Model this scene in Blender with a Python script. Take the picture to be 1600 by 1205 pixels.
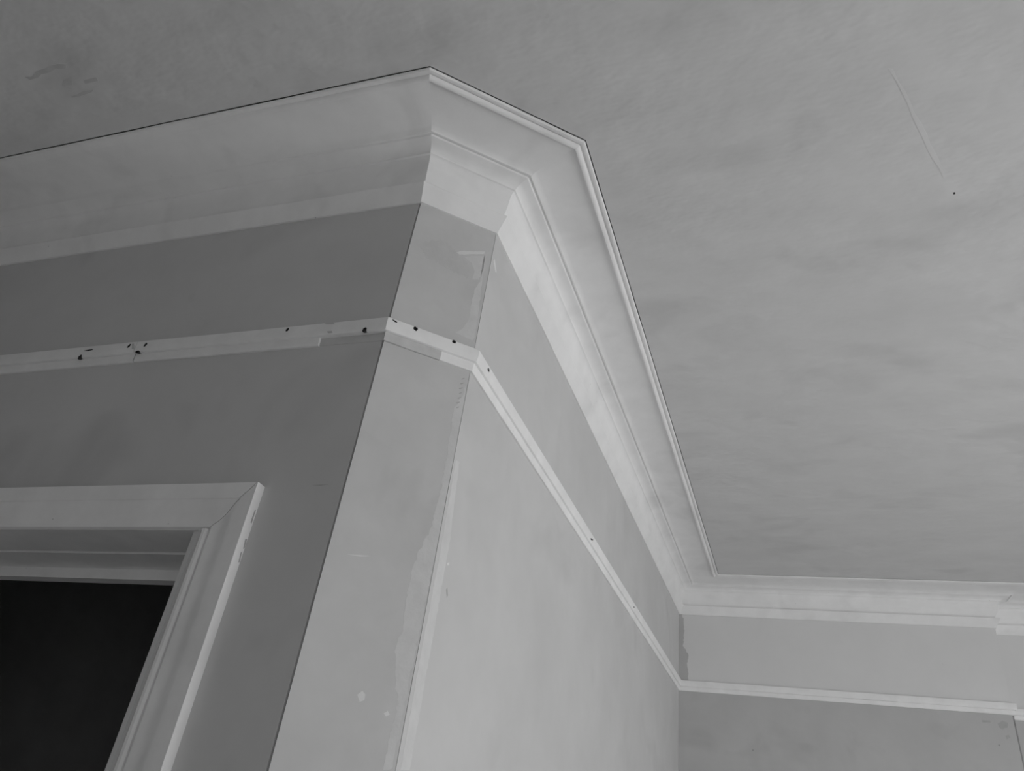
import bpy, bmesh, math, random
from mathutils import Matrix, Vector, noise

# ------------------------------------------------------------------ clear
for o in list(bpy.data.objects):
    bpy.data.objects.remove(o)
S = bpy.context.scene
COL = S.collection
rnd = random.Random(7)

# ------------------------------------------------------------------ camera, world, daylight, exposure
CAM_Z = 1.55
FPX = 1168.95
YAW, PITCH, ROLL = 0.38329, 0.56103, 0.14871
RCAM = (Matrix.Rotation(YAW, 3, 'Z') @ Matrix.Rotation(PITCH, 3, 'X')
        @ Matrix(((1, 0, 0), (0, 0, -1), (0, 1, 0))) @ Matrix.Rotation(ROLL, 3, 'Z'))
cd = bpy.data.cameras.new('camera')
cam = bpy.data.objects.new('camera', cd)
COL.objects.link(cam)
cam.matrix_world = Matrix.Translation((0, 0, CAM_Z)) @ RCAM.to_4x4()
cd.sensor_fit = 'HORIZONTAL'
cd.sensor_width = 36.0
cd.lens = FPX / 1600 * 36.0
cd.clip_start = 0.02
S.camera = cam

w = bpy.data.worlds.new('overcast_sky')
S.world = w
w.use_nodes = True
bg = w.node_tree.nodes['Background']
bg.inputs[0].default_value = (1, 1, 1, 1)
bg.inputs[1].default_value = 0.6

# daylight entering through the window of the right-hand wall
WIN_Y0, WIN_Y1, WIN_Z0, WIN_Z1, WALL_X = -0.40, 3.40, 0.75, 2.35, 3.0
ld = bpy.data.lights.new('window_daylight', 'AREA')
ld.shape = 'RECTANGLE'
ld.size = WIN_Y1 - WIN_Y0 - 0.1
ld.size_y = WIN_Z1 - WIN_Z0 - 0.1
ld.energy = 110
lo = bpy.data.objects.new('window_daylight', ld)
COL.objects.link(lo)
lo.location = (WALL_X + 0.10, (WIN_Y0 + WIN_Y1) / 2, (WIN_Z0 + WIN_Z1) / 2)
lo.rotation_euler = Vector((-1, 0, 0)).to_track_quat('-Z', 'Z').to_euler()

# added fill light in an invented, smaller window behind the camera
FW_X0, FW_X1 = 0.6, 2.2
l2 = bpy.data.lights.new('rear_fill_light', 'AREA')
l2.shape = 'RECTANGLE'
l2.size = FW_X1 - FW_X0 - 0.1
l2.size_y = WIN_Z1 - WIN_Z0 - 0.1
l2.energy = 7.5
lo2 = bpy.data.objects.new('rear_fill_light', l2)
COL.objects.link(lo2)
lo2.location = ((FW_X0 + FW_X1) / 2, -1.8 - 0.08, (WIN_Z0 + WIN_Z1) / 2)
lo2.rotation_euler = Vector((0, 1, 0)).to_track_quat('-Z', 'Z').to_euler()

S.view_settings.view_transform = 'Standard'
S.view_settings.look = 'None'
S.view_settings.gamma = 1.0
S.view_settings.use_curve_mapping = False
S.view_settings.exposure = 0.0

# ------------------------------------------------------------------ room geometry (metres)
HC = CAM_Z + 1.40                       # ceiling height
A = Vector((-0.7218, 1.0669))           # door wall / chamfer
B = Vector((-0.5807, 1.1945))           # chamfer / side wall
C = Vector((-0.5061, 4.1795))           # side wall / back wall
T4 = Vector((math.cos(0.0252), math.sin(0.0252)))
E_ = C + T4 * 1.513                     # outer end of the back wall
RECESS = 0.105
F_ = E_ + Vector((-T4.y, T4.x)) * RECESS
G_ = F_ + T4 * ((WALL_X - F_.x) / T4.x)
LEFT_X, FRONT_Y = -3.2, -1.8
L0 = Vector((LEFT_X, A.y))
CORNERS = [L0, A, B, C, E_, F_, G_]     # room outline on the far side, left to right


def normal(p, q):
    t = (q - p).normalized()
    return Vector((t.y, -t.x))


def offset(o):
    """the far-side outline moved into the room by o, mitred"""
    out = []
    n = len(CORNERS)
    for i in range(n):
        p = CORNERS[i]
        if i == 0:
            out.append(p + normal(p, CORNERS[1]) * o)
            continue
        if i == n - 1:
            out.append(p + normal(CORNERS[i - 1], p) * o)
            continue
        n1 = normal(CORNERS[i - 1], p)
        n2 = normal(p, CORNERS[i + 1])
        k = 1 + n1.dot(n2)
        out.append(p + (n1 + n2) * (o / k))
    return out


def ray(u, v):
    return RCAM @ Vector((u - 800, -(v - 602.5), -FPX))


def on_run(i, u, v, o=0.0):
    """point on wall run i (0 door wall, 1 chamfer, 2 side wall, 3 back wall), o in front of it:
    returns (distance along the run from its first corner, z)"""
    p, q = CORNERS[i], CORNERS[i + 1]
    n = normal(p, q)
    t = (q - p).normalized()
    d = ray(u, v)
    s = (n.dot(p) + o) / n.dot(Vector((d.x, d.y)))
    P = d * s
    return (Vector((P.x, P.y)) - p).dot(t), P.z + CAM_Z


def run_point(i, s, z, o):
    p, q = CORNERS[i], CORNERS[i + 1]
    t = (q - p).normalized()
    n = normal(p, q)
    r = p + t * s + n * o
    return Vector((r.x, r.y, z))


# ------------------------------------------------------------------ materials
def paint(name, base, var=0.06, scale=6.0, stretch=(1, 1, 1), rough=0.75, bump=0.15, bscale=60, bdist=0.002,
          stain=None, stain_scale=2.0, stain_lo=0.55, stain_hi=0.7, speck=0.0, speck_scale=40):
    m = bpy.data.materials.new(name)
    m.use_nodes = True
    nt = m.node_tree
    N = nt.nodes
    Lk = nt.links.new
    bs = N['Principled BSDF']
    bs.inputs['Roughness'].default_value = rough
    bs.inputs['Specular IOR Level'].default_value = 0.3
    tc = N.new('ShaderNodeTexCoord')
    mp = N.new('ShaderNodeMapping')
    mp.inputs['Scale'].default_value = stretch
    Lk(tc.outputs['Object'], mp.inputs['Vector'])
    n1 = N.new('ShaderNodeTexNoise')
    n1.inputs['Scale'].default_value = scale
    n1.inputs['Detail'].default_value = 4
    n1.inputs['Roughness'].default_value = 0.6
    Lk(mp.outputs[0], n1.inputs['Vector'])
    cr = N.new('ShaderNodeMapRange')
    cr.inputs['From Min'].default_value = 0.3
    cr.inputs['From Max'].default_value = 0.7
    cr.inputs['To Min'].default_value = base * (1 - var)
    cr.inputs['To Max'].default_value = base * (1 + var)
    Lk(n1.outputs['Fac'], cr.inputs['Value'])
    val = cr.outputs[0]
    if stain is not None:
        n2 = N.new('ShaderNodeTexNoise')
        n2.inputs['Scale'].default_value = stain_scale
        n2.inputs['Detail'].default_value = 3
        n2.inputs['Distortion'].default_value = 0.6
        Lk(mp.outputs[0], n2.inputs['Vector'])
        r2 = N.new('ShaderNodeMapRange')
        r2.inputs['From Min'].default_value = stain_lo
        r2.inputs['From Max'].default_value = stain_hi
        r2.inputs['To Min'].default_value = 1.0
        r2.inputs['To Max'].default_value = stain
        Lk(n2.outputs['Fac'], r2.inputs['Value'])
        mu = N.new('ShaderNodeMath')
        mu.operation = 'MULTIPLY'
        Lk(val, mu.inputs[0])
        Lk(r2.outputs[0], mu.inputs[1])
        val = mu.outputs[0]
    if speck > 0:
        vo = N.new('ShaderNodeTexVoronoi')
        vo.inputs['Scale'].default_value = speck_scale
        Lk(tc.outputs['Object'], vo.inputs['Vector'])
        r3 = N.new('ShaderNodeMapRange')
        r3.inputs['From Min'].default_value = 0.03
        r3.inputs['From Max'].default_value = 0.07
        r3.inputs['To Min'].default_value = 1 - speck
        r3.inputs['To Max'].default_value = 1
        Lk(vo.outputs['Distance'], r3.inputs['Value'])
        # only some cells carry a speck
        sp = N.new('ShaderNodeSeparateColor')
        Lk(vo.outputs['Color'], sp.inputs[0])
        gt = N.new('ShaderNodeMath')
        gt.operation = 'LESS_THAN'
        gt.inputs[1].default_value = 0.90
        Lk(sp.outputs[0], gt.inputs[0])
        mx = N.new('ShaderNodeMath')
        mx.operation = 'MAXIMUM'
        Lk(r3.outputs[0], mx.inputs[0])
        Lk(gt.outputs[0], mx.inputs[1])
        mu = N.new('ShaderNodeMath')
        mu.operation = 'MULTIPLY'
        Lk(val, mu.inputs[0])
        Lk(mx.outputs[0], mu.inputs[1])
        val = mu.outputs[0]
    cc = N.new('ShaderNodeCombineColor')
    for k in range(3):
        Lk(val, cc.inputs[k])
    Lk(cc.outputs[0], bs.inputs['Base Color'])
    if bump > 0:
        n3 = N.new('ShaderNodeTexNoise')
        n3.inputs['Scale'].default_value = bscale
        n3.inputs['Detail'].default_value = 2
        Lk(mp.outputs[0], n3.inputs['Vector'])
        b = N.new('ShaderNodeBump')
        b.inputs['Strength'].default_value = bump
        b.inputs['Distance'].default_value = bdist
        Lk(n3.outputs['Fac'], b.inputs['Height'])
        Lk(b.outputs[0], bs.inputs['Normal'])
    return m


M_WALL = paint('wall_plaster_paint', 0.58, var=0.05, scale=3.0, bump=0.25, bscale=30, stain=0.93, stain_scale=3)
M_WALL1 = paint('door_wall_paint', 0.60, var=0.05, scale=3.0, bump=0.25, bscale=30, stain=0.88, stain_scale=2.5)
M_CHAM = paint('chamfer_paint', 0.58, var=0.05, scale=7.0, bump=0.25, bscale=30, stain=0.92, stain_scale=5)
M_BACK = paint('back_wall_paint', 0.50, var=0.05, scale=4.0, bump=0.2, bscale=30, stain=0.9, stain_scale=4, speck=0.4, speck_scale=14)
M_SKIM = paint('frieze_skim_plaster', 0.70, var=0.02, scale=5.0, bump=0.15, bscale=40, speck=0.55, speck_scale=16)
M_CEIL = paint('ceiling_plaster', 0.66, var=0.04, scale=5.0, stretch=(1, 1.6, 1), bump=0.55, bscale=16, bdist=0.006,
               stain=0.90, stain_scale=3.0)
M_CORN = paint('cornice_paint', 0.86, var=0.04, scale=8.0, bump=0.2, bscale=50, stain=0.93, stain_scale=5, speck=0.35, speck_scale=30)
M_RAIL = paint('rail_gloss_paint', 0.86, var=0.05, scale=12.0, rough=0.5, bump=0.15, bscale=60, speck=0.4, speck_scale=60)
M_BARE = paint('rail_stripped_grey', 0.58, var=0.08, scale=20.0, bump=0.2, bscale=80)
M_DOOR = paint('architrave_paint', 0.88, var=0.05, scale=10.0, rough=0.45, bump=0.1, bscale=50, speck=0.45, speck_scale=40)
M_FILL = paint('white_filler', 0.72, var=0.04, scale=20.0, bump=0.2, bscale=120)
M_FILL2 = paint('thin_filler', 0.63, var=0.05, scale=30.0, bump=0.2, bscale=120)
M_HOLE = paint('nail_hole_rust', 0.05, var=0.4, scale=200.0, bump=0)
M_DARK = paint('dark_room_paint', 0.55, var=0.1, scale=3.0, bump=0)
M_FLOOR = paint('floor_boards', 0.60, var=0.15, scale=4.0, stretch=(1, 8, 1), bump=0.1)
M_SEAM = paint('ceiling_seam_filler', 0.69, var=0.02, scale=20.0, bump=0)
M_CDIRT = paint('ceiling_stain', 0.54, var=0.08, scale=25.0, bump=0)
M_CORNER_SHADE = paint('corner_shade_tone', 0.28, var=0.2, scale=40.0, bump=0)  # contact shade put into colour at the back wall's outer corner
M_DIRT = paint('dirt_stain', 0.42, var=0.06, scale=30.0, bump=0)


# ------------------------------------------------------------------ builders
def link(name, me, mat, parent=None, label=None, cat=None, kind=None, group=None):
    o = bpy.data.objects.new(name, me)
    COL.objects.link(o)
    if mat:
        me.materials.append(mat)
    if parent:
        o.parent = parent
    if label:
        o['label'] = label
    if cat:
        o['category'] = cat
    if kind:
        o['kind'] = kind
    if group:
        o['group'] = group
    return o


def bm_mesh(bm, name, smooth=False):
    bmesh.ops.recalc_face_normals(bm, faces=bm.faces)
    me = bpy.data.meshes.new(name)
    bm.to_mesh(me)
    bm.free()
    if smooth:
        for p in me.polygons:
            p.use_smooth = True
    return me


def add_box(bm, x0, x1, y0, y1, z0, z1):
    v = [bm.verts.new((x, y, z)) for z in (z0, z1) for y in (y0, y1) for x in (x0, x1)]
    for f in ((0, 2, 3, 1), (4, 5, 7, 6), (0, 1, 5, 4), (2, 6, 7, 3), (0, 4, 6, 2), (1, 3, 7, 5)):
        bm.faces.new([v[i] for i in f])


def add_prism(bm, pts, z0, z1):
    a = [bm.verts.new((p[0], p[1], z0)) for p in pts]
    b = [bm.verts.new((p[0], p[1], z1)) for p in pts]
    n = len(pts)
    bm.faces.new(a)
    bm.faces.new(b)
    for i in range(n):
        bm.faces.new((a[i], a[(i + 1) % n], b[(i + 1) % n], b[i]))


def structure(name, bm, mat, label, cat='wall', smooth=False):
    return link(name, bm_mesh(bm, name, smooth), mat, None, label, cat, 'structure')


def sweep(bm, profs, pts_of, segs, jitter=0.0, seed=0.0):
    """loft a closed profile along a run. profs(k): list of (o, d) at fraction k, pts_of(o, k): xy at fraction k"""
    rings = []
    for j in range(segs + 1):
        k = j / segs
        pr = profs(k)
        ring = []
        for q, (o, d) in enumerate(pr):
            jo = jd = 0.0
            if jitter and 0 < j < segs:
                xy0 = pts_of(0, k)
                jo = jitter * noise.noise(Vector((xy0.x * 7 + seed, xy0.y * 7, q * 0.35)))
                jd = jitter * noise.noise(Vector((xy0.x * 7 + seed, xy0.y * 7 + 31, q * 0.35)))
            xy = pts_of(o + jo, k)
            ring.append(bm.verts.new((xy.x, xy.y, HC - d - jd)))
        rings.append(ring)
    n = len(rings[0])
    for j in range(segs):
        for q in range(n):
            bm.faces.new((rings[j][q], rings[j][(q + 1) % n], rings[j + 1][(q + 1) % n], rings[j + 1][q]))
    bm.faces.new(rings[0])
    bm.faces.new(list(reversed(rings[-1])))


def run_fn(i, s0=None, s1=None):
    """xy along run i; s0/s1 cut it square at a distance along the run, None keeps the mitre"""
    p, q = CORNERS[i], CORNERS[i + 1]
    t = (q - p).normalized()
    n = normal(p, q)

    def f(o, k):
        of = offset(o)
        a = of[i] if s0 is None else p + t * s0 + n * o
        b = of[i + 1] if s1 is None else p + t * s1 + n * o
        return a.lerp(b, k)
    return f


# ------------------------------------------------------------------ room shell
ZT = HC + 0.10
JAMB_X = -1.0298          # right jamb face of the doorway
DOOR_W = 0.80
HEAD_Z = CAM_Z + 0.4425
W1T = 0.27               # door wall thickness
GAP = 0.0045
bm = bmesh.new()
add_box(bm, JAMB_X + 0.02, A.x - GAP, A.y, A.y + W1T, 0, ZT)
add_box(bm, JAMB_X - DOOR_W - 0.02, JAMB_X + 0.02, A.y, A.y + W1T, HEAD_Z + 0.02, ZT)
add_box(bm, LEFT_X, JAMB_X - DOOR_W - 0.02, A.y, A.y + W1T, 0, ZT)
wall_door = structure('wall_left', bm, M_WALL1, 'dim grey plaster wall around the doorway')

bm = bmesh.new()
n2 = normal(A, B)
add_prism(bm, [A, B, B - n2 * 0.10 - (B - A).normalized() * 0.05, A - n2 * 0.012], 0, ZT)
wall_cham = structure('wall_chamfer', bm, M_CHAM, 'narrow chamfered wall strip between door wall and bright side wall')

bm = bmesh.new()
n3 = normal(B, C)
b2 = B + (C - B).normalized() * 0.0022
add_prism(bm, [b2, C, C - n3 * 0.12, b2 - n3 * 0.12 + (C - B).normalized() * 0.03], 0, ZT)
wall_side = structure('wall_side', bm, M_WALL, 'bright long side wall running back from the chamfered corner')

bm = bmesh.new()
n4 = normal(C, E_)
cc = C - T4 * 0.12
add_prism(bm, [cc, E_, F_, F_ + T4 * 0.0 - n4 * 0.12, cc - n4 * 0.225], 0, ZT)
wall_back = structure('wall_back', bm, M_BACK, 'grey back wall at the far right with paler frieze')

bm = bmesh.new()
add_prism(bm, [F_ + T4 * 0.0006, G_ + T4 * 0.25, G_ + T4 * 0.25 - n4 * 0.12, F_ + T4 * 0.0006 - n4 * 0.12], 0, ZT)
wall_alc = structure('wall_alcove', bm, M_BACK, 'slightly recessed wall past the outer edge of the back wall')

bm = bmesh.new()
YB = G_.y
for y0, y1, z0, z1 in ((FRONT_Y, WIN_Y0, 0, ZT), (WIN_Y1, YB, 0, ZT), (WIN_Y0, WIN_Y1, 0, WIN_Z0), (WIN_Y0, WIN_Y1, WIN_Z1, ZT)):
    add_box(bm, WALL_X, WALL_X + 0.2, y0, y1, z0, z1)
wall_right = structure('wall_right', bm, M_WALL, 'window wall on the right, out of the picture')

bm = bmesh.new()
for x0, x1, z0, z1 in ((LEFT_X, FW_X0, 0, ZT), (FW_X1, WALL_X + 0.2, 0, ZT), (FW_X0, FW_X1, 0, WIN_Z0), (FW_X0, FW_X1, WIN_Z1, ZT)):
    add_box(bm, x0, x1, FRONT_Y - 0.15, FRONT_Y, z0, z1)
structure('wall_front', bm, M_WALL, 'wall behind the camera, out of the picture')
bm = bmesh.new()
add_box(bm, LEFT_X - 0.15, LEFT_X, FRONT_Y - 0.15, A.y + W1T, 0, ZT)
structure('wall_far_left', bm, M_WALL, 'wall at the far left, out of the picture')
bm = bmesh.new()
add_box(bm, LEFT_X - 0.15, WALL_X + 0.2, FRONT_Y - 0.15, YB + 0.3, -0.1, 0)
structure('floor', bm, M_FLOOR, 'boarded floor below the picture', 'floor')

# unlit room behind the doorway
bm = bmesh.new()
add_box(bm, LEFT_X - 0.15, LEFT_X, A.y + W1T, 4.4, 0, ZT)
add_box(bm, LEFT_X, C.x - 0.125, 4.25, 4.4, 0, ZT)
add_box(bm, LEFT_X, -0.75, A.y + W1T + 0.001, 4.25, ZT - 0.13, ZT - 0.10)
structure('wall_dark_room', bm, M_DARK, 'unlit dark room seen through the doorway')

# ceiling: plaster sheet that stops a hair short of the cornice lip, lath slab above it
LIP = 0.2328
bm = bmesh.new()
of = offset(LIP + 0.0022)
pts = [of[0], of[1], of[2], of[3], of[4], of[5], of[6], Vector((WALL_X, FRONT_Y)), Vector((LEFT_X, FRONT_Y))]
pts[0] = Vector((LEFT_X, of[1].y))
add_prism(bm, pts, HC, HC + 0.012)
ceiling = structure('ceiling', bm, M_CEIL, 'patchy grey plaster ceiling', 'ceiling')
bm = bmesh.new()
add_box(bm, LEFT_X - 0.15, WALL_X + 0.2, FRONT_Y - 0.15, YB + 0.3, ZT, ZT + 0.1)
sl = link('ceiling_slab', bm_mesh(bm, 'ceiling_slab'), M_DARK, ceiling)

# window in the right wall (out of the picture; daylight enters here)
bm = bmesh.new()
for y0, y1, z0, z1 in ((WIN_Y0, WIN_Y0 + .05, WIN_Z0, WIN_Z1), (WIN_Y1 - .05, WIN_Y1, WIN_Z0, WIN_Z1),
                       (WIN_Y0, WIN_Y1, WIN_Z0, WIN_Z0 + .05), (WIN_Y0, WIN_Y1, WIN_Z1 - .05, WIN_Z1)):
    add_box(bm, WALL_X + 0.12, WALL_X + 0.17, y0, y1, z0, z1)
structure('window_1', bm, M_RAIL, 'window frame in the right wall, out of the picture', 'window')

bm = bmesh.new()  # frame of the invented window that holds the rear fill light
for x0, x1, z0, z1 in ((FW_X0, FW_X0 + .05, WIN_Z0, WIN_Z1), (FW_X1 - .05, FW_X1, WIN_Z0, WIN_Z1),
                       (FW_X0, FW_X1, WIN_Z0, WIN_Z0 + .05), (FW_X0, FW_X1, WIN_Z1 - .05, WIN_Z1)):
    add_box(bm, x0, x1, FRONT_Y - 0.14, FRONT_Y - 0.10, z0, z1)
structure('added_window', bm, M_RAIL, 'added window frame around the fill light behind the camera, out of the picture', 'window')

# ------------------------------------------------------------------ cornice
P_CORN = [(-0.01, -0.004), (0.2290, -0.004), (LIP, 0.0004), (0.2330, 0.0030), (0.2308, 0.0058), (0.2265, 0.0070), (0.2225, 0.0062),
          (0.2195, 0.0042), (0.2178, 0.0078), (0.2140, 0.0108), (0.2095, 0.0118), (0.2070, 0.0110), (0.2058, 0.0070),
          (0.1980, 0.0052), (0.1800, 0.0040), (0.1500, 0.0032), (0.1200, 0.0038), (0.1000, 0.0058), (0.0895, 0.0080),
          (0.0860, 0.0110), (0.0825, 0.0115), (0.0800, 0.0090), (0.0762, 0.0090), (0.0735, 0.0120), (0.0660, 0.0135),
          (0.0590, 0.0146), (0.0510, 0.0175), (0.0445, 0.0215), (0.0402, 0.0260), (0.0394, 0.0288), (0.0352, 0.0302),
          (0.0312, 0.0352), (0.0278, 0.0425), (0.0258, 0.0525), (0.0246, 0.0640), (0.0220, 0.0780), (0.0185, 0.0920),
          (0.0140, 0.1030), (0.0145, 0.1062), (0.0262, 0.1082), (0.0268, 0.1115), (0.0185, 0.1250), (0.0110, 0.1400),
          (0.0055, 0.1505), (0.0045, 0.1522), (-0.01, 0.1522)]
# older, paint-clogged state at the far end of the door wall
P_CLOG = []
for o, d in P_CORN:
    if 0.2050 < o < 0.2300 and d > 0:
        d = 0.0035 + (0.2300 - o) * 0.10
    elif 0.0700 < o < 0.0890:
        d = 0.0095
    P_CLOG.append((o, d))


# back wall run: bead clogged, groove above the lower fascia deepened to gather shade
P_BACK = []
for (o, d), (o2, d2) in zip(P_CLOG, P_CORN):
    if 0.05 < o < 0.09:
        d = d2
    if 0.0915 < d < 0.1035 and 0 < o < 0.03:
        o -= 0.006
    if abs(d - 0.1062) < 1e-6:
        o -= 0.007
    P_BACK.append((o, d))


def corn(name, i, label, prof0=P_CORN, prof1=P_CORN, segs=36, jit=0.0006):
    bm = bmesh.new()

    def pf(k):
        kk = min(1, max(0, (k - 0.72) / 0.14)) if prof0 is not prof1 else k
        return [(a[0] + (b[0] - a[0]) * kk, a[1] + (b[1] - a[1]) * kk) for a, b in zip(prof0, prof1)]
    sweep(bm, pf, run_fn(i), segs, jit, i * 17.3)
    o = structure(name, bm, M_CORN, label, 'cornice', True)
    m = o.modifiers.new('edges', 'EDGE_SPLIT')
    m.split_angle = math.radians(32)
    return o


corn('trim_1', 0, 'dim white plaster cornice run above the doorway wall', P_CLOG, P_CORN, 60)
corn('trim_2', 1, 'short white cornice piece across the chamfered corner', segs=8)
corn('trim_3', 2, 'long bright white cornice run along the side wall', segs=70)
corn('trim_4', 3, 'white cornice run along the far back wall', P_BACK, P_BACK, 24)
corn('trim_5', 4, 'small return of the cornice at the outer edge of the back wall', P_BACK, P_BACK, 2)
corn('trim_6', 5, 'white cornice run on the recessed wall at the right edge', P_BACK, P_BACK, 10)

# ------------------------------------------------------------------ picture rail
R_FRONT = [(-0.004, 0.4985), (0.0145, 0.4985), (0.0162, 0.5000), (0.0168, 0.5080), (0.0166, 0.5180), (0.0150, 0.5255),
           (0.0130, 0.5285), (0.0100, 0.5295), (-0.004, 0.5295)]
R_LOW = [(-0.004, 0.5297), (0.0080, 0.5297), (0.0078, 0.5330), (0.0068, 0.5390), (0.0070, 0.5430), (0.0062, 0.5475),
         (0.0048, 0.5492), (-0.004, 0.5492)]
R_THIN = [(-0.004, 0.5297), (0.0022, 0.5297), (0.0020, 0.5330), (0.0018, 0.5390), (0.0016, 0.5430), (0.0014, 0.5455),
          (0.0010, 0.5470), (-0.004, 0.5470)]


def lower(parent, i, s0, s1, mat, prof=R_LOW, name='lower_moulding', segs=12, label=None):
    bm = bmesh.new()
    sweep(bm, lambda k: prof, run_fn(i, s0, s1), segs, 0.0009, i * 5.1 + 3)
    o = link(name, bm_mesh(bm, name, True), mat, parent, label)
    m = o.modifiers.new('edges', 'EDGE_SPLIT')
    m.split_angle = math.radians(35)
    return o


def carve(o, cutters):
    """cut the given closed bmesh-built meshes out of o, for good"""
    if not cutters:
        return
    tmp = []
    for me in cutters:
        c = bpy.data.objects.new('cutter', me)
        COL.objects.link(c)
        tmp.append(c)
        md = o.modifiers.new('cut', 'BOOLEAN')
        md.object = c
        md.operation = 'DIFFERENCE'
        md.solver = 'EXACT'
    dg = bpy.context.evaluated_depsgraph_get()
    me = bpy.data.meshes.new_from_object(o.evaluated_get(dg))
    o.modifiers.clear()
    o.data = me
    for c in tmp:
        bpy.data.objects.remove(c)


def frame(i, s, z, o):
    """matrix on a wall run: x along the run, y up, z out of the wall"""
    p, q = CORNERS[i], CORNERS[i + 1]
    t = (q - p).normalized()
    n = normal(p, q)
    m = Matrix(((t.x, 0, n.x, 0), (t.y, 0, n.y, 0), (0, 1, 0, 0), (0, 0, 0, 1)))
    m.translation = run_point(i, s, z, o)
    return m


def cup(rx, ry, tilt, depth, seed, n=14, wall=0.0):
    """outline of a ragged hole"""
    r = random.Random(seed)
    out = []
    for k in range(n):
        a = 2 * math.pi * k / n
        f = 1 + r.uniform(-.14, .14)
        x, y = math.cos(a) * rx * f, math.sin(a) * ry * f
        out.append((x * math.cos(tilt) - y * math.sin(tilt), x * math.sin(tilt) + y * math.cos(tilt)))
    return out


def hole(rail, i, u, v, rx, ry, tilt=0.0, depth=0.007, seed=1, name='nail_hole', o=0.0168):
    """returns the cutter; links the dark pit that lines the hole as a part of the rail"""
    s, z = on_run(i, u, v, o)
    m = frame(i, s, z, o)
    ol = cup(rx, ry, tilt, depth, seed)
    bm = bmesh.new()
    a = [bm.verts.new(m @ Vector((x, y, 0.003))) for x, y in ol]
    b = [bm.verts.new(m @ Vector((x, y, -depth))) for x, y in ol]
    bm.faces.new(a)
    bm.faces.new(b)
    n = len(ol)
    for k in range(n):
        bm.faces.new((a[k], a[(k + 1) % n], b[(k + 1) % n], b[k]))
    cutter = bm_mesh(bm, 'cutter')
    bm = bmesh.new()
    rings = []
    for f, d in ((1.02, -0.0012), (0.9, -depth * 0.55), (0.55, -depth * 0.9), (0.2, -depth * 0.97)):
        rings.append([bm.verts.new(m @ Vector((x * f, y * f, d))) for x, y in ol])
    for q in range(3):
        for k in range(n):
            bm.faces.new((rings[q][k], rings[q][(k + 1) % n], rings[q + 1][(k + 1) % n], rings[q + 1][k]))
    bm.faces.new(rings[-1])
    link(name, bm_mesh(bm, name), M_HOLE, rail)
    return cutter


def rail(name, i, s0, s1, label, segs=20, holes=(), mat=M_RAIL):
    bm = bmesh.new()
    sweep(bm, lambda k: R_FRONT, run_fn(i, s0, s1), segs, 0.0004, i * 9.7)
    o = structure(name, bm, mat, label, 'picture rail', False)
    cs = []
    for h in holes:
        cs.append(hole(o, i, *h))
    carve(o, cs)
    for p in o.data.polygons:
        p.use_smooth = True
    m = o.modifiers.new('edges', 'EDGE_SPLIT')
    m.split_angle = math.radians(28)
    return o


sj = on_run(0, 210, 545, 0.0168)[0]      # joint between the two lengths of rail on the door wall
ss = on_run(0, 499, 530, 0.0075)[0]      # where the lower moulding has been stripped
Ltot = (A - L0).length
r1 = rail('trim_7', 0, 0.0, sj - 0.0012, 'picture rail length at the left end of the door wall', 16,
          [(124, 557, .0042, .0065, -0.2, .009, 3), (138.5, 547, .0150, .0026, 0.05, .007, 4, 'gouge'), (201, 540.5, .0046, .0060, -0.3, .009, 5)])
lower(r1, 0, 0.0, sj - 0.002, M_RAIL)
r2 = rail('trim_8', 0, sj + 0.0012, None, 'picture rail length on the door wall, ending at the chamfered corner', 20,
          [(227, 538.5, .0046, .0062, -0.3, .009, 6), (448.5, 515, .0044, .0054, -0.3, .009, 7), (569, 514.5, .0042, .0066, -0.2, .009, 8),
           (214, 549, .0062, .0034, 0.0, .009, 9, 'joint_hole')])
lower(r2, 0, sj + 0.002, ss, M_RAIL)
lower(r2, 0, ss + 0.0005, None, M_BARE, R_THIN, 'stripped_strip', 8, 'grey strip where the lower moulding is stripped')
r3 = rail('trim_9', 1, None, None, 'short bright picture rail piece with nail holes on the chamfered corner', 8,
          [(649.5, 513.5, 0.0052, .0052, 0, .008, 10), (709.5, 534, 0.0045, .0045, 0, .008, 11), (617, 501.5, 0.0060, .0022, -0.35, .004, 12, 'gouge')])
sw = on_run(1, 690, 551, 0.008)[0]
lower(r3, 1, None, sw, M_BARE, R_LOW, 'lower_moulding', 6, 'bare grey lower moulding')
lower(r3, 1, sw, None, M_RAIL, R_LOW, 'lower_moulding', 4)
r4 = rail('trim_10', 2, None, None, 'long bright picture rail run along the side wall', 50,
          [(763.5, 578, .0064, .0050, 0.2, .008, 13), (925, 843, .016, .0028, 0.25, .006, 14, 'chip'), (991, 949, .012, .0022, 0.25, .005, 15, 'chip')])
lower(r4, 2, None, None, M_RAIL, R_LOW, segs=40)
r5 = rail('trim_11', 3, None, None, 'picture rail run along the far back wall', 16)
lower(r5, 3, None, None, M_RAIL)
r6 = rail('trim_12', 4, None, None, 'small return of the picture rail at the outer edge of the back wall', 2)
lower(r6, 4, None, None, M_RAIL, segs=2)
r7 = rail('trim_13', 5, None, None, 'picture rail run on the recessed wall at the right edge', 6)
lower(r7, 5, None, None, M_RAIL)

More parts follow.
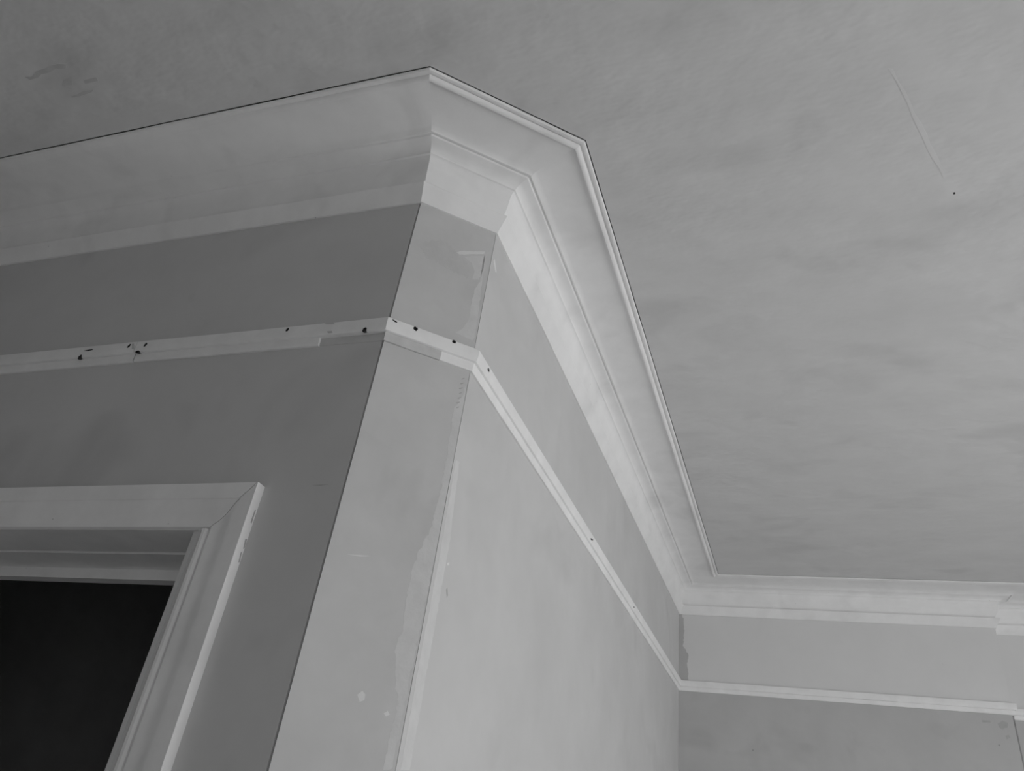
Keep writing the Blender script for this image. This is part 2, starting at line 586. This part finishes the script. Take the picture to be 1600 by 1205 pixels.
# ------------------------------------------------------------------ doorway
door = bpy.data.objects.new('door_1', None)
COL.objects.link(door)
door['kind'] = 'structure'
door['label'] = 'open doorway with white moulded architrave leading to a dark room'
door['category'] = 'doorway'
OX, OZ = -0.8935, CAM_Z + 0.5285         # outer corner of the architrave
ARCH = [(0.0, -0.004), (0.0, 0.0205), (0.001, 0.0215), (0.030, 0.0190), (0.0315, 0.0170), (0.036, 0.0166), (0.041, 0.0152), (0.048, 0.0120),
        (0.056, 0.0085), (0.064, 0.0066), (0.072, 0.0066), (0.0785, 0.0082), (0.0830, 0.0076), (0.0845, 0.0040), (0.0852, 0.0005), (0.0852, -0.004)]
OXL = JAMB_X - DOOR_W - (OX - JAMB_X)


def loft(bm, r0, r1):
    a = [bm.verts.new(p) for p in r0]
    b = [bm.verts.new(p) for p in r1]
    n = len(a)
    for k in range(n):
        bm.faces.new((a[k], a[(k + 1) % n], b[(k + 1) % n], b[k]))
    bm.faces.new(a)
    bm.faces.new(list(reversed(b)))


def door_part(name, bm, mat=M_DOOR, smooth=True, label=None):
    o = link(name, bm_mesh(bm, name, smooth), mat, door, label)
    if smooth:
        m = o.modifiers.new('edges', 'EDGE_SPLIT')
        m.split_angle = math.radians(30)
    return o


MG = 0.0013   # half the open mitre crack
bm = bmesh.new()
loft(bm, [(OX - w_ - 2 * MG, A.y - t, OZ - w_) for w_, t in ARCH], [(OXL + w_ + 2 * MG, A.y - t, OZ - w_) for w_, t in ARCH])
door_part('architrave_head', bm)
for x, sg in ((OX, -1), (OXL, 1)):
    bm = bmesh.new()
    loft(bm, [(x + sg * w_, A.y - t, OZ - w_) for w_, t in ARCH], [(x + sg * w_, A.y - t, 0.0) for w_, t in ARCH])
    door_part('architrave_leg', bm)
# jamb linings: front edge carries a small bead beside the architrave
JL = [(0.0885, 0.10), (0.0885, 0.0), (0.0900, -0.0050), (0.0945, -0.0082), (0.1000, -0.0082), (0.1045, -0.0055), (0.1070, -0.0010),
      (0.1095, 0.0008), (0.1350, 0.0098), (0.1363, 0.0112), (0.1363, W1T + 0.005), (0.0980, W1T + 0.005), (0.0980, 0.10)]
for x, sg in ((OX, -1), (OXL, 1)):
    bm = bmesh.new()
    loft(bm, [(x + sg * w_, A.y + t, HEAD_Z + 0.0006) for w_, t in JL], [(x + sg * w_, A.y + t, 0.0) for w_, t in JL])
    door_part('jamb_lining', bm)
bm = bmesh.new()
xa_, xb_ = OXL + 0.0915, OX - 0.0915
add_box(bm, xa_, xb_, A.y - 0.0010, A.y + 0.117, HEAD_Z, HEAD_Z + 0.018)
door_part('head_lining', bm, smooth=False)
bm = bmesh.new()
add_box(bm, xa_, xb_, A.y + 0.120, A.y + W1T + 0.005, HEAD_Z - 0.0035, HEAD_Z + 0.018)
door_part('head_lining', bm, smooth=False)
bm = bmesh.new()
add_box(bm, JAMB_X - DOOR_W, JAMB_X, A.y + 0.218, A.y + 0.250, HEAD_Z - 0.0266, HEAD_Z - 0.0035)
door_part('door_stop', bm, smooth=False)
for x0, x1 in ((JAMB_X - 0.014, JAMB_X), (JAMB_X - DOOR_W, JAMB_X - DOOR_W + 0.014)):
    bm = bmesh.new()
    add_box(bm, x0, x1, A.y + 0.218, A.y + 0.250, 0, HEAD_Z - 0.0266)
    door_part('door_stop', bm, smooth=False)


# ------------------------------------------------------------------ filler smears, skim and stains lying on the walls
def patch(name, parent, i, pix, mat, thick=0.00015, rag=0.0015, step=0.006, seed=0, o=0.0, label=None):
    """thin irregular skin of filler on wall run i with the given outline"""
    P = [q[0] if len(q) == 1 else Vector(on_run(i, q[0], q[1], o)) for q in pix]
    out = []
    r = random.Random(seed)
    for k in range(len(P)):
        a, b = P[k], P[(k + 1) % len(P)]
        n = max(1, int((b - a).length / step))
        for j in range(n):
            q = a.lerp(b, j / n)
            q = q + Vector((r.uniform(-rag, rag), r.uniform(-rag, rag)))
            q.x = min(q.x, (CORNERS[i + 1] - CORNERS[i]).length - 0.0004)
            out.append(q)
    bm = bmesh.new()
    lo_ = [bm.verts.new(run_point(i, q.x, q.y, o - 0.002)) for q in out]
    hi_ = [bm.verts.new(run_point(i, q.x, q.y, o + thick)) for q in out]
    n = len(out)
    bm.faces.new(lo_)
    bm.faces.new(hi_)
    for k in range(n):
        bm.faces.new((lo_[k], lo_[(k + 1) % n], hi_[(k + 1) % n], hi_[k]))
    bm.normal_update()
    bmesh.ops.triangulate(bm, faces=[f for f in bm.faces if len(f.verts) > 4])
    return link(name, bm_mesh(bm, name), mat, parent, label)


# pale skim on the frieze of the back wall, ragged at its left edge
patch('skim_coat', wall_back, 3, [(1066, 955), (1069, 985), (1067, 1010), (1075, 1024), (1074, 1040), (1076, 1067), (Vector((1.520, HC - 0.506)),), (Vector((1.520, HC - 0.142)),)],
      M_SKIM, 0.0006, 0.0040, 0.008, 3, label='pale skim plaster on the frieze')
patch('skim_coat', wall_alc, 5, [(Vector((0.002, HC - 0.50)),), (Vector((1.5, HC - 0.50)),), (Vector((1.5, HC - 0.15)),), (Vector((0.002, HC - 0.15)),)],
      M_SKIM, 0.0006, 0.0, 3, 4)
patch('skim_coat', wall_back, 4, [(Vector((0.0, HC - 0.50)),), (Vector((RECESS - 0.001, HC - 0.50)),), (Vector((RECESS - 0.001, HC - 0.15)),), (Vector((0.0, HC - 0.15)),)],
      M_SKIM, 0.0006, 0.0, 3, 4)
patch('filler_smear', wall_cham, 1, [(741, 455), (736, 475), (733, 500), (724, 512), (712, 520), (738, 533), (741, 530), (746, 500), (752, 450), (760, 400), (757, 395), (750, 440)], M_FILL2, seed=1)
patch('filler_smear', wall_cham, 1, [(713, 395), (720, 392), (745, 393), (758, 393), (757, 397), (735, 397), (718, 398)], M_FILL, seed=2, thick=0.0003, rag=0.0006, step=0.003)
patch('filler_smear', wall_cham, 1, [(726, 402), (745, 400), (758, 400), (754, 425), (748, 437), (738, 437), (741, 425), (737, 412)], M_FILL2, seed=3)
patch('filler_smear', wall_cham, 1, [(728, 600), (722, 620), (708, 640), (700, 700), (690, 760), (672, 830), (655, 860), (640, 905), (632, 950), (628, 985), (618, 1010),
                                      (616, 1050), (622, 1100), (606, 1160), (600, 1203), (612, 1203), (640, 1060), (684, 850), (727, 618)], M_FILL2, seed=4, rag=0.002)
patch('filler_spot', wall_cham, 1, [(558, 1086), (566, 1080), (571, 1085), (569, 1094), (562, 1097)], M_FILL, seed=5, rag=0.0004, step=0.004)
patch('filler_spot', wall_cham, 1, [(599, 1115), (606, 1111), (609, 1117), (603, 1120)], M_FILL, seed=6, rag=0.0004, step=0.004)
patch('filler_spot', wall_cham, 1, [(541, 866), (560, 867), (580, 869), (562, 870)], M_FILL, seed=7, rag=0.0002, step=0.008)
patch('filler_smear', wall_side, 2, [(690, 850), (712, 720), (718, 722), (702, 850), (672, 1020), (640, 1203), (626, 1203), (652, 1050)], M_FILL2, seed=8)
patch('filler_spot', wall_side, 2, [(771, 407), (774, 425), (776, 426), (773, 405)], M_FILL, seed=9, rag=0.0002, step=0.004)
patch('filler_spot', wall_side, 2, [(698, 880), (702, 879), (702, 883), (699, 884)], M_FILL, seed=10, rag=0.0002, step=0.004)
patch('stain', wall_back, 3, [(1559, 1131), (1566, 1126), (1575, 1130), (1575, 1137), (1566, 1140), (1560, 1137)], M_DIRT, 0.0003, 0.002, 0.01, 11)
patch('stain', wall_back, 3, [(1571, 1150), (1576, 1148), (1579, 1153), (1573, 1156)], M_DIRT, 0.0003, 0.001, 0.01, 12)
patch('stain', wall_back, 3, [(1534, 1126), (1547, 1126), (1548, 1129), (1535, 1129)], M_DIRT, 0.0003, 0.001, 0.01, 13)


def ceiling_patch(name, pix, mat, thick, rag, step, seed):
    r = random.Random(seed)
    P = []
    for u, v in pix:
        d = ray(u, v)
        P.append(Vector((d.x, d.y)) * ((HC - CAM_Z) / d.z))
    out = []
    for k in range(len(P)):
        a, b = P[k], P[(k + 1) % len(P)]
        n = max(1, int((b - a).length / step))
        for j in range(n):
            out.append(a.lerp(b, j / n) + Vector((r.uniform(-rag, rag), r.uniform(-rag, rag))))
    bm = bmesh.new()
    add_prism(bm, out, HC - thick, HC + 0.004)
    bm.normal_update()
    bmesh.ops.triangulate(bm, faces=[f for f in bm.faces if len(f.verts) > 4])
    return link(name, bm_mesh(bm, name), mat, ceiling)


ceiling_patch('filler_seam', [(1389, 106), (1395, 108), (1440, 195), (1478, 277), (1473, 278), (1434, 200)], M_SEAM, 0.0004, 0.002, 0.03, 21)
ceiling_patch('stain', [(38, 122), (60, 112), (78, 104), (102, 98), (100, 106), (76, 113), (58, 121), (44, 124)], M_CDIRT, 0.0003, 0.004, 0.02, 22)
ceiling_patch('stain', [(95, 124), (112, 121), (113, 133), (98, 136)], M_CDIRT, 0.0003, 0.004, 0.02, 23)
ceiling_patch('stain', [(108, 150), (130, 142), (146, 139), (144, 143), (124, 149), (112, 154)], M_CDIRT, 0.0003, 0.003, 0.02, 24)
ceiling_patch('stain', [(130, 124), (150, 122), (152, 126), (133, 129)], M_CDIRT, 0.0003, 0.003, 0.02, 25)
ceiling_patch('stain', [(1489, 301), (1492, 300), (1493, 303), (1490, 304)], M_HOLE, 0.0003, 0.0002, 0.02, 26)
# dark strip painted as contact shade down the back wall's outer corner
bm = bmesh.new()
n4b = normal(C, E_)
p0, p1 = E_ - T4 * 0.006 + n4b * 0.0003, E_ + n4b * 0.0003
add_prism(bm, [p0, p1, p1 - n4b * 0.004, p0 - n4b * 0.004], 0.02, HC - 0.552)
link('corner_shade', bm_mesh(bm, 'corner_shade'), M_CORNER_SHADE, wall_back)

# worn paint, small scratches and chips
M_WORN = paint('worn_paint', 0.552, var=0.05, scale=25.0, bump=0.2, bscale=80)
patch('worn_patch', wall_cham, 1, [(656, 384), (672, 376), (690, 374), (712, 393), (728, 412), (736, 428), (728, 433), (708, 425), (690, 414), (668, 402)], M_WORN, 0.0001, 0.004, 0.005, 31)
for k in range(7):
    v = 592 + k * 7.5
    u = 726.5 - k * 1.4
    patch('scratch', wall_cham, 1, [(u - 5 - (k % 3), v), (u - 1, v - 1.6), (u - 1, v - 0.2), (u - 5, v + 1.2)], M_DIRT, 0.0002, 0.0, 1, 40 + k)
patch('scratch', wall_side, 2, [(697, 921), (699, 918), (700, 931), (698, 934)], M_DIRT, 0.0002, 0.0002, 0.01, 50)
patch('joint_filler', r1, 0, [(206, 537.5), (209.5, 537), (209.5, 545.5), (206, 545)], M_BARE, 0.0004, 0.0004, 0.004, 51, 0.0168)
patch('chip', r2, 0, [(507, 505), (521, 503.5), (523, 506), (509, 507)], M_BARE, 0.0003, 0.0005, 0.004, 52, 0.0168)
patch('chip', r2, 0, [(511, 518), (518, 517), (519, 519), (512, 520)], M_BARE, 0.0003, 0.0003, 0.004, 53, 0.0166)
patch('scratch', wall_door, 0, [(488, 758), (500, 757.5), (513, 757.5), (500, 759)], M_DIRT, 0.0002, 0.0002, 0.01, 54)
for k, pix in enumerate(([(398, 797), (399.5, 797), (393, 818), (391.5, 816)], [(383, 843), (386, 842), (382, 856), (380, 858)], [(376, 864), (378, 862), (374, 879), (372.5, 879)])):
    bm = bmesh.new()
    ring = []
    for xo in (0.0004, -0.002):
        vs = []
        for u, v in pix:
            d = ray(u, v)
            P = d * (OX / d.x)
            vs.append(bm.verts.new((OX + xo, P.y, P.z + CAM_Z)))
        ring.append(vs)
    bm.faces.new(ring[0])
    bm.faces.new(ring[1])
    for q in range(4):
        bm.faces.new((ring[0][q], ring[0][(q + 1) % 4], ring[1][(q + 1) % 4], ring[1][q]))
    link('paint_chip', bm_mesh(bm, 'paint_chip'), M_DIRT, door)
